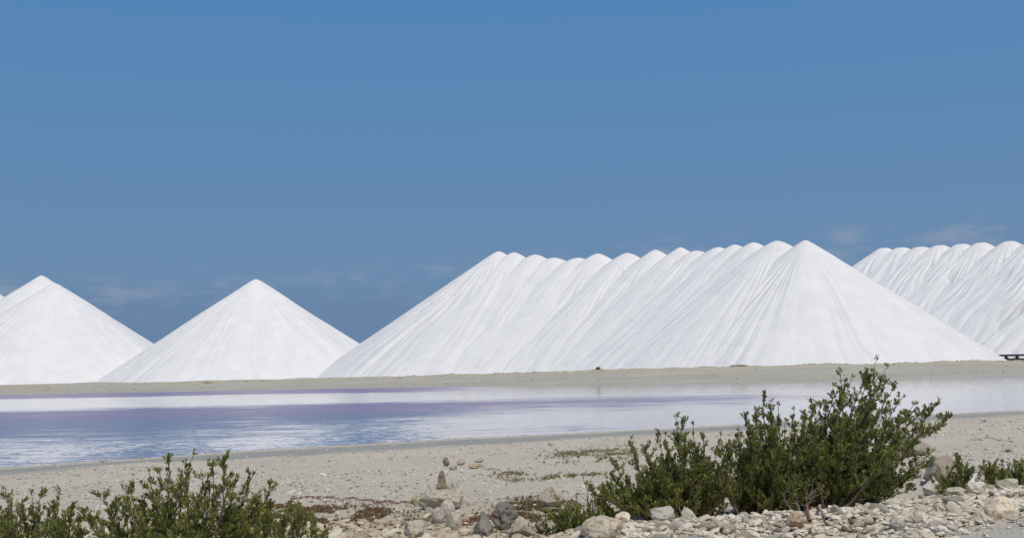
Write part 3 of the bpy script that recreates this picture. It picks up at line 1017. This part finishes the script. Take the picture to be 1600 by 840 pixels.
def shrub(name, label, base_px, base_y, D, tips, group, seed, filler=2, dz=.6, leaf=.058, per=10, spread_base=.55, leafstart=.25, cat='shrub', mat=None, twig_len=.34, dens=1.0, tint=(0., 1.), rise=.55, low=0):
    r = np.random.default_rng(seed)
    b = at(base_px, base_y, D)
    b[2] = float(terrain(b[0], b[1])) - .03
    root = obj(name, None, loc=tuple(b), label=label, cat=cat, group=group)
    specs = []
    for tp in tips:
        px, py = tp[:2]
        sparse = tp[2] if len(tp) > 2 else 0
        dd = D + r.uniform(-dz, dz)
        tipw = at(px, py, dd)
        specs.append((tipw, sparse, 1))
        for _ in range(filler):
            k = r.uniform(.45, .88)
            t2 = b + (tipw - b) * k + np.array([r.normal() * .16, r.uniform(-dz, dz), r.normal() * .06]) * (np.linalg.norm(tipw - b) / 2 + .3)
            specs.append((t2, 0, 0))
    for _ in range(low):
        k = r.uniform(-1, 1)
        x0 = min(t[0] for t in tips) * .5 * (1 - k) + max(t[0] for t in tips) * .5 * (1 + k)
        q = at(base_px + (x0 - base_px) * .8, base_y, D + r.uniform(-dz, dz) * .8)
        q[2] = b[2] + r.uniform(.35, .8)
        specs.append((q, 0, 0))
    cp, cd, cs = [], [], []
    for tipw, sparse, main in specs:
        vec = tipw - b
        ln = np.linalg.norm(vec)
        sb = b + np.array([vec[0] * spread_base + r.normal() * .10, r.normal() * .14 + (tipw[1] - b[1]) * .3, 0])
        sb[2] = float(terrain(sb[0], sb[1])) - .02
        ctrl = sb + (tipw - sb) * .5 + np.array([r.normal() * .06, r.normal() * .06, -.10 + .12 * r.normal()]) * ln * rise
        n = max(6, int(ln / .12))
        P = bezier(sb, ctrl, tipw, n)
        ph = r.uniform(0, 6.28, 3); tw = np.linspace(0, 1, n)[:, None]
        P += np.sin(tw * 5.5 + ph) * np.array([.035, .035, .02]) * ln * (tw * (1 - tw) * 3)
        P[1:-1] += r.normal(size=(n - 2, 3)) * .008
        Rr = np.linspace(.010 + .006 * ln, .0035, n)
        paths = [(P - b, Rr)]
        Tn = np.gradient(P, axis=0); Tn /= np.linalg.norm(Tn, axis=1)[:, None]
        ntw = int(ln * 9 * dens)
        for q in range(ntw):
            t = r.uniform(leafstart, .99) if sparse == 0 else r.uniform(.2, .99)
            f = t * (n - 1); i0 = min(int(f), n - 2); p = P[i0] + (P[i0 + 1] - P[i0]) * (f - i0)
            rv = r.normal(size=3); rv[2] *= .5
            d = Tn[i0] * .70 + rv * .68 + np.array([0, 0, .30]); d /= np.linalg.norm(d)
            tl = twig_len * (1.08 - t) * r.uniform(.5, 1.3) * (.75 if sparse else 1) + .05
            m_ = max(3, int(tl / .06) + 2)
            tt = np.linspace(0, 1, m_)[:, None]
            Q = p + d * tl * tt + np.array([0, 0, .18]) * tl * tt ** 2 + r.normal(size=(m_, 3)) * .004
            paths.append((Q - b, np.linspace(.004, .002, m_)))
            k0 = 1 if not sparse else max(1, m_ - 3)
            for u in range(k0, m_):
                cp.append(Q[u] - b); cd.append(d * .6 + np.array([0, 0, .5])); cs.append(leaf * r.uniform(.75, 1.15))
        # leafy tip
        for u in range(max(1, n - (3 if sparse else 5)), n):
            cp.append(P[u] - b); cd.append(Tn[u]); cs.append(leaf * r.uniform(.75, 1.1))
        obj('stem', mesh_from('stem', *tubes(paths, 4)), M_BARK, root)
    cd = np.array(cd); cd /= np.linalg.norm(cd, axis=1)[:, None]
    obj('foliage', leaves_mesh('foliage', cp, cd, cs, per, r, *tint), mat or M_LEAF, root, kind='stuff')
    return root


BG = 'green coastal shrubs on the near shore'
shrub('coastal_shrub', 'low spreading left lobe of the big green shrub group, above the pair of boulders', 1085, 803, 17.9,
      [(943, 768), (940, 787), (958, 722), (985, 692), (1010, 700), (1056, 652), (1066, 660), (1083, 664), (1032, 680), (1100, 684), (1126, 680), (1003, 742), (1060, 715), (1145, 690), (950, 745), (970, 770), (1030, 720), (1100, 720), (990, 780), (1130, 730)], BG, 61, low=24, filler=3, dz=.55, twig_len=.30)
shrub('coastal_shrub', 'upright middle lobe of the big shrub group with thin twiggy tops against the pond', 1195, 799, 18.1,
      [(1165, 650, 1), (1194, 621, 1), (1205, 628, 1), (1216, 633, 1), (1180, 640), (1241, 640), (1258, 650), (1272, 628, 1), (1153, 672), (1226, 660), (1150, 700), (1185, 680), (1215, 690), (1250, 690), (1170, 720), (1235, 720), (1130, 745), (1265, 740), (1275, 715), (1262, 690), (1140, 715), (1160, 755), (1210, 730)], BG, 62, low=24, filler=3, dz=.55, spread_base=.5, twig_len=.30)
shrub('coastal_shrub', 'tallest shrub of the big group, its long sprays leaning right over the pond', 1272, 797, 18.3,
      [(1369, 562), (1384, 574), (1360, 580), (1331, 590), (1355, 592), (1302, 602, 1), (1321, 604, 1), (1398, 600, 1), (1411, 620, 1), (1386, 632), (1428, 632), (1466, 626), (1447, 640), (1481, 652), (1472, 664), (1440, 660), (1291, 632), (1410, 680), (1458, 704), (1452, 722), (1436, 745), (1350, 625), (1310, 650), (1400, 720), (1330, 680), (1280, 690), (1370, 700), (1250, 750), (1278, 700), (1266, 725), (1286, 665), (1300, 680), (1270, 745), (1340, 665), (1425, 705)], BG, 63, low=24, filler=3, dz=.6, spread_base=.15, twig_len=.30)
shrub('coastal_shrub', 'green shrub filling the bottom left corner', 60, 905, 14.2,
      [(7, 763), (28, 790), (50, 771), (63, 776), (90, 764), (112, 796), (2, 800), (36, 800), (100, 805), (75, 800), (-20, 790), (-30, 760), (55, 825), (10, 830), (95, 830), (125, 815)], BG, 64, filler=1, dz=.4, twig_len=.26)
shrub('coastal_shrub', 'taller bottom-edge shrub with three leaning sprays in front of the beach', 262, 905, 14.0,
      [(157, 776), (194, 762), (206, 757), (233, 736), (263, 718), (250, 735), (302, 711), (290, 740), (351, 719), (331, 728), (317, 746), (395, 741), (366, 756), (422, 757), (405, 772), (280, 760), (132, 800), (180, 800), (420, 795), (225, 790), (340, 790), (380, 800), (300, 800), (160, 820), (255, 800), (420, 825)], BG, 65, filler=1, dz=.45, twig_len=.26, spread_base=.7)
shrub('coastal_shrub', 'low bright green sprigs at the bottom edge beside the red ground cover', 458, 880, 14.6,
      [(430, 806), (455, 799), (470, 798), (445, 815), (492, 822), (480, 812), (440, 830), (510, 836), (415, 815)], BG, 66, filler=0, dz=.25, leaf=.06, tint=(.25, 1.))
shrub('coastal_shrub', 'small dark shrub tucked against the large cream boulder', 893, 850, 15.9,
      [(877, 800), (890, 795), (900, 803), (869, 815), (915, 810), (928, 806), (862, 830), (905, 822), (880, 822), (925, 818)], BG, 67, filler=2, dz=.25, leaf=.065)
shrub('coastal_shrub', 'little upright shrub in front of the big buff boulder', 1492, 776, 19.2,
      [(1478, 758), (1486, 748), (1498, 718, 1), (1503, 735), (1510, 742), (1474, 765), (1496, 750), (1515, 735)], BG, 68, filler=1, dz=.2, leaf=.06)
shrub('coastal_shrub', 'little shrub growing between the tall white rock and the right edge', 1552, 772, 20.0,
      [(1538, 735), (1547, 724, 1), (1556, 732), (1562, 745), (1534, 750), (1550, 745), (1568, 740)], BG, 69, filler=1, dz=.2, leaf=.06)
shrub('coastal_shrub', 'little shrub sprays cut off by the right edge', 1592, 766, 20.3,
      [(1583, 742), (1592, 728), (1599, 722), (1606, 735), (1587, 750), (1577, 748), (1610, 720)], BG, 70, filler=1, dz=.2, leaf=.06)


def twigs(name, label, base_px, base_y, D, tips, mat, seed, group=None, side=6):
    r = np.random.default_rng(seed)
    b = at(base_px, base_y, D); b[2] = float(terrain(b[0], b[1])) - .02
    root = obj(name, None, loc=tuple(b), label=label, cat='dead shrub', group=group)
    for px, py in tips:
        tipw = at(px, py, D + r.uniform(-.2, .2))
        ln = np.linalg.norm(tipw - b)
        P = bezier(b, b + (tipw - b) * .5 + r.normal(size=3) * .08, tipw, 9)
        P[1:-1] += r.normal(size=(7, 3)) * .012
        paths = [(P - b, np.linspace(.014, .004, 9))]
        for q in range(side):
            i = int(r.integers(3, 9)); d = (tipw - b) / ln * .6 + r.normal(size=3) * .6; d /= np.linalg.norm(d)
            l2 = ln * r.uniform(.12, .32)
            Q = P[i] + d * l2 * np.linspace(0, 1, 5)[:, None] + r.normal(size=(5, 3)) * .008
            paths.append((Q - b, np.linspace(.006, .003, 5)))
        obj('branch', mesh_from('branch', *tubes(paths, 4)), mat, root)
    return root


twigs('dead_shrub', 'bare dark twigs standing beside the small dark shrub', 922, 812, 17.6, [(911, 745), (928, 768), (900, 770), (935, 785), (890, 776), (906, 790), (940, 770)], M_DEADWOOD, 81)
twigs('dead_shrub', 'bare grey twigs under the tallest shrub, behind the rusty brown dark gap', 1250, 796, 17.2, [(1236, 752), (1270, 748), (1285, 766), (1222, 770), (1262, 765)], plain_material('bleached_twig', (.15, .125, .10), (.24, .21, .17), 12.), 82)
twigs('dead_shrub', 'single dead stalk rising from the red succulent patch', 841, 838, 16.0, [(838, 812), (858, 800), (872, 822), (826, 820)], M_DEADWOOD, 83, side=3)


def ground_cover(name, seed, n, fn, leaf, mat, tint, up=.8):
    r = np.random.default_rng(seed)
    P = fn(r, n)
    P[:, 2] = terrain(P[:, 0], P[:, 1]) + leaf * .25
    d = r.normal(size=P.shape) * .7; d[:, 2] = up; d /= np.linalg.norm(d, axis=1)[:, None]
    me = leaves_mesh(name, P, d, leaf * (.6 + .7 * r.random(len(P))), 5, r, *tint, spread=1.0, width=.42)
    return obj(name, me, mat, kind='stuff')


def px_patch(cx, cy, sx, sy, thr=.45):
    """points on the ground round a spot, broken up by noise"""
    c = hit(cx, cy)
    wx_ = sx * c[1] / F
    wy_ = sy * c[1] ** 2 / F / 2.3

    def fn(r, n):
        x = c[0] + r.normal(size=n) * wx_ * .5; y = c[1] + r.normal(size=n) * wy_ * .5
        k = noise(x * 2.2, y * 2.2, 44) * .6 + noise(x * 6, y * 6, 45) * .4 > thr
        return np.stack([x[k], y[k], y[k] * 0], -1)
    return fn


ground_cover('succulent_ground_cover', 91, 9000, px_patch(500, 812, 150, 22, .42), .034, M_SUCC, (0., 1.))
ground_cover('succulent_ground_cover', 92, 3600, px_patch(430, 800, 80, 11, .40), .032, M_SUCC, (0., .6))
ground_cover('succulent_ground_cover', 93, 3600, px_patch(848, 805, 60, 30, .44), .045, M_SUCC, (.1, 1.))
ground_cover('succulent_ground_cover', 94, 600, px_patch(738, 812, 40, 8, .5), .034, M_SUCC, (0., .4))
ground_cover('creeping_ground_cover', 95, 1500, px_patch(930, 710, 90, 10, .52), .05, M_CREEP, (0., 1.), .5)
ground_cover('creeping_ground_cover', 96, 700, px_patch(885, 745, 60, 5, .56), .045, M_CREEP, (.4, 1.), .5)
ground_cover('creeping_ground_cover', 97, 350, px_patch(800, 745, 30, 8, .55), .045, M_CREEP, (.5, 1.), .5)


def wrack(pts, seed, per=34):
    r = np.random.default_rng(seed)
    paths = []
    for a, b in zip(pts[:-1], pts[1:]):
        for k in range(per):
            t = r.random()
            p = hit(a[0] + (b[0] - a[0]) * t, a[1] + (b[1] - a[1]) * t + r.normal() * .9 + 1.2 * math.sin(t * 9 + a[0]))
            d = r.normal(size=3); d[2] *= .1; d[0] *= 1.8; d /= np.linalg.norm(d)
            l2 = r.uniform(.05, .2)
            Q = p + d * l2 * np.linspace(-.5, .5, 6)[:, None] + r.normal(size=(6, 3)) * .014
            Q[:, 2] = terrain(Q[:, 0], Q[:, 1]) + .004 + .012 * r.random(6)
            paths.append((Q, np.array([.002, .005, .006, .006, .005, .002])))
    return obj('seaweed_wrack', mesh_from('seaweed_wrack', *tubes(paths, 3)), M_WRACK, kind='stuff')


wrack([(415, 792), (452, 786), (458, 777), (500, 777), (560, 780), (600, 784), (640, 786)], 71)
wrack([(735, 726), (770, 733), (805, 740)], 72, 14)
wrack([(720, 822), (740, 814), (755, 808)], 73, 20)
wrack([(1510, 690), (1545, 684), (1600, 694)], 74, 16)


def stick(label, a, b, rad0, mat, seed, lift=.05):
    r = np.random.default_rng(seed)
    p0, p1 = hit(*a), hit(*b)
    n = 9
    P = p0 + (p1 - p0) * np.linspace(0, 1, n)[:, None]
    P[:, 2] = np.maximum(P[:, 2], terrain(P[:, 0], P[:, 1]) + lift)
    P += r.normal(size=P.shape) * rad0 * .5
    c = P[0].copy()
    o = obj('driftwood_stick', mesh_from('driftwood_stick', *tubes([(P - c, np.linspace(rad0, rad0 * .45, n) * (1 + .2 * r.normal(size=n)))], 6)), mat, loc=tuple(c), label=label, cat='driftwood')
    return o


stick('thin rusty brown stick standing in for the dark gap beside the orange-tan boulder', (1266, 828), (1256, 792), .02, M_RUST, 1, .1)  # dark stick modelled in place of the shaded gap beside the boulder
stick('long pale driftwood stick sloping down the gravel from the dead twigs', (1292, 822), (1262, 800), .035, M_DRIFT, 2, .1)
stick('thick bleached driftwood piece lying flat below the tallest shrub', (1326, 822), (1368, 826), .055, M_DRIFT, 3, .08)
stick('short rusty stick lying under the gravel crest, left of the low grey rock', (1118, 806), (1136, 808), .02, M_RUST, 4, .07)
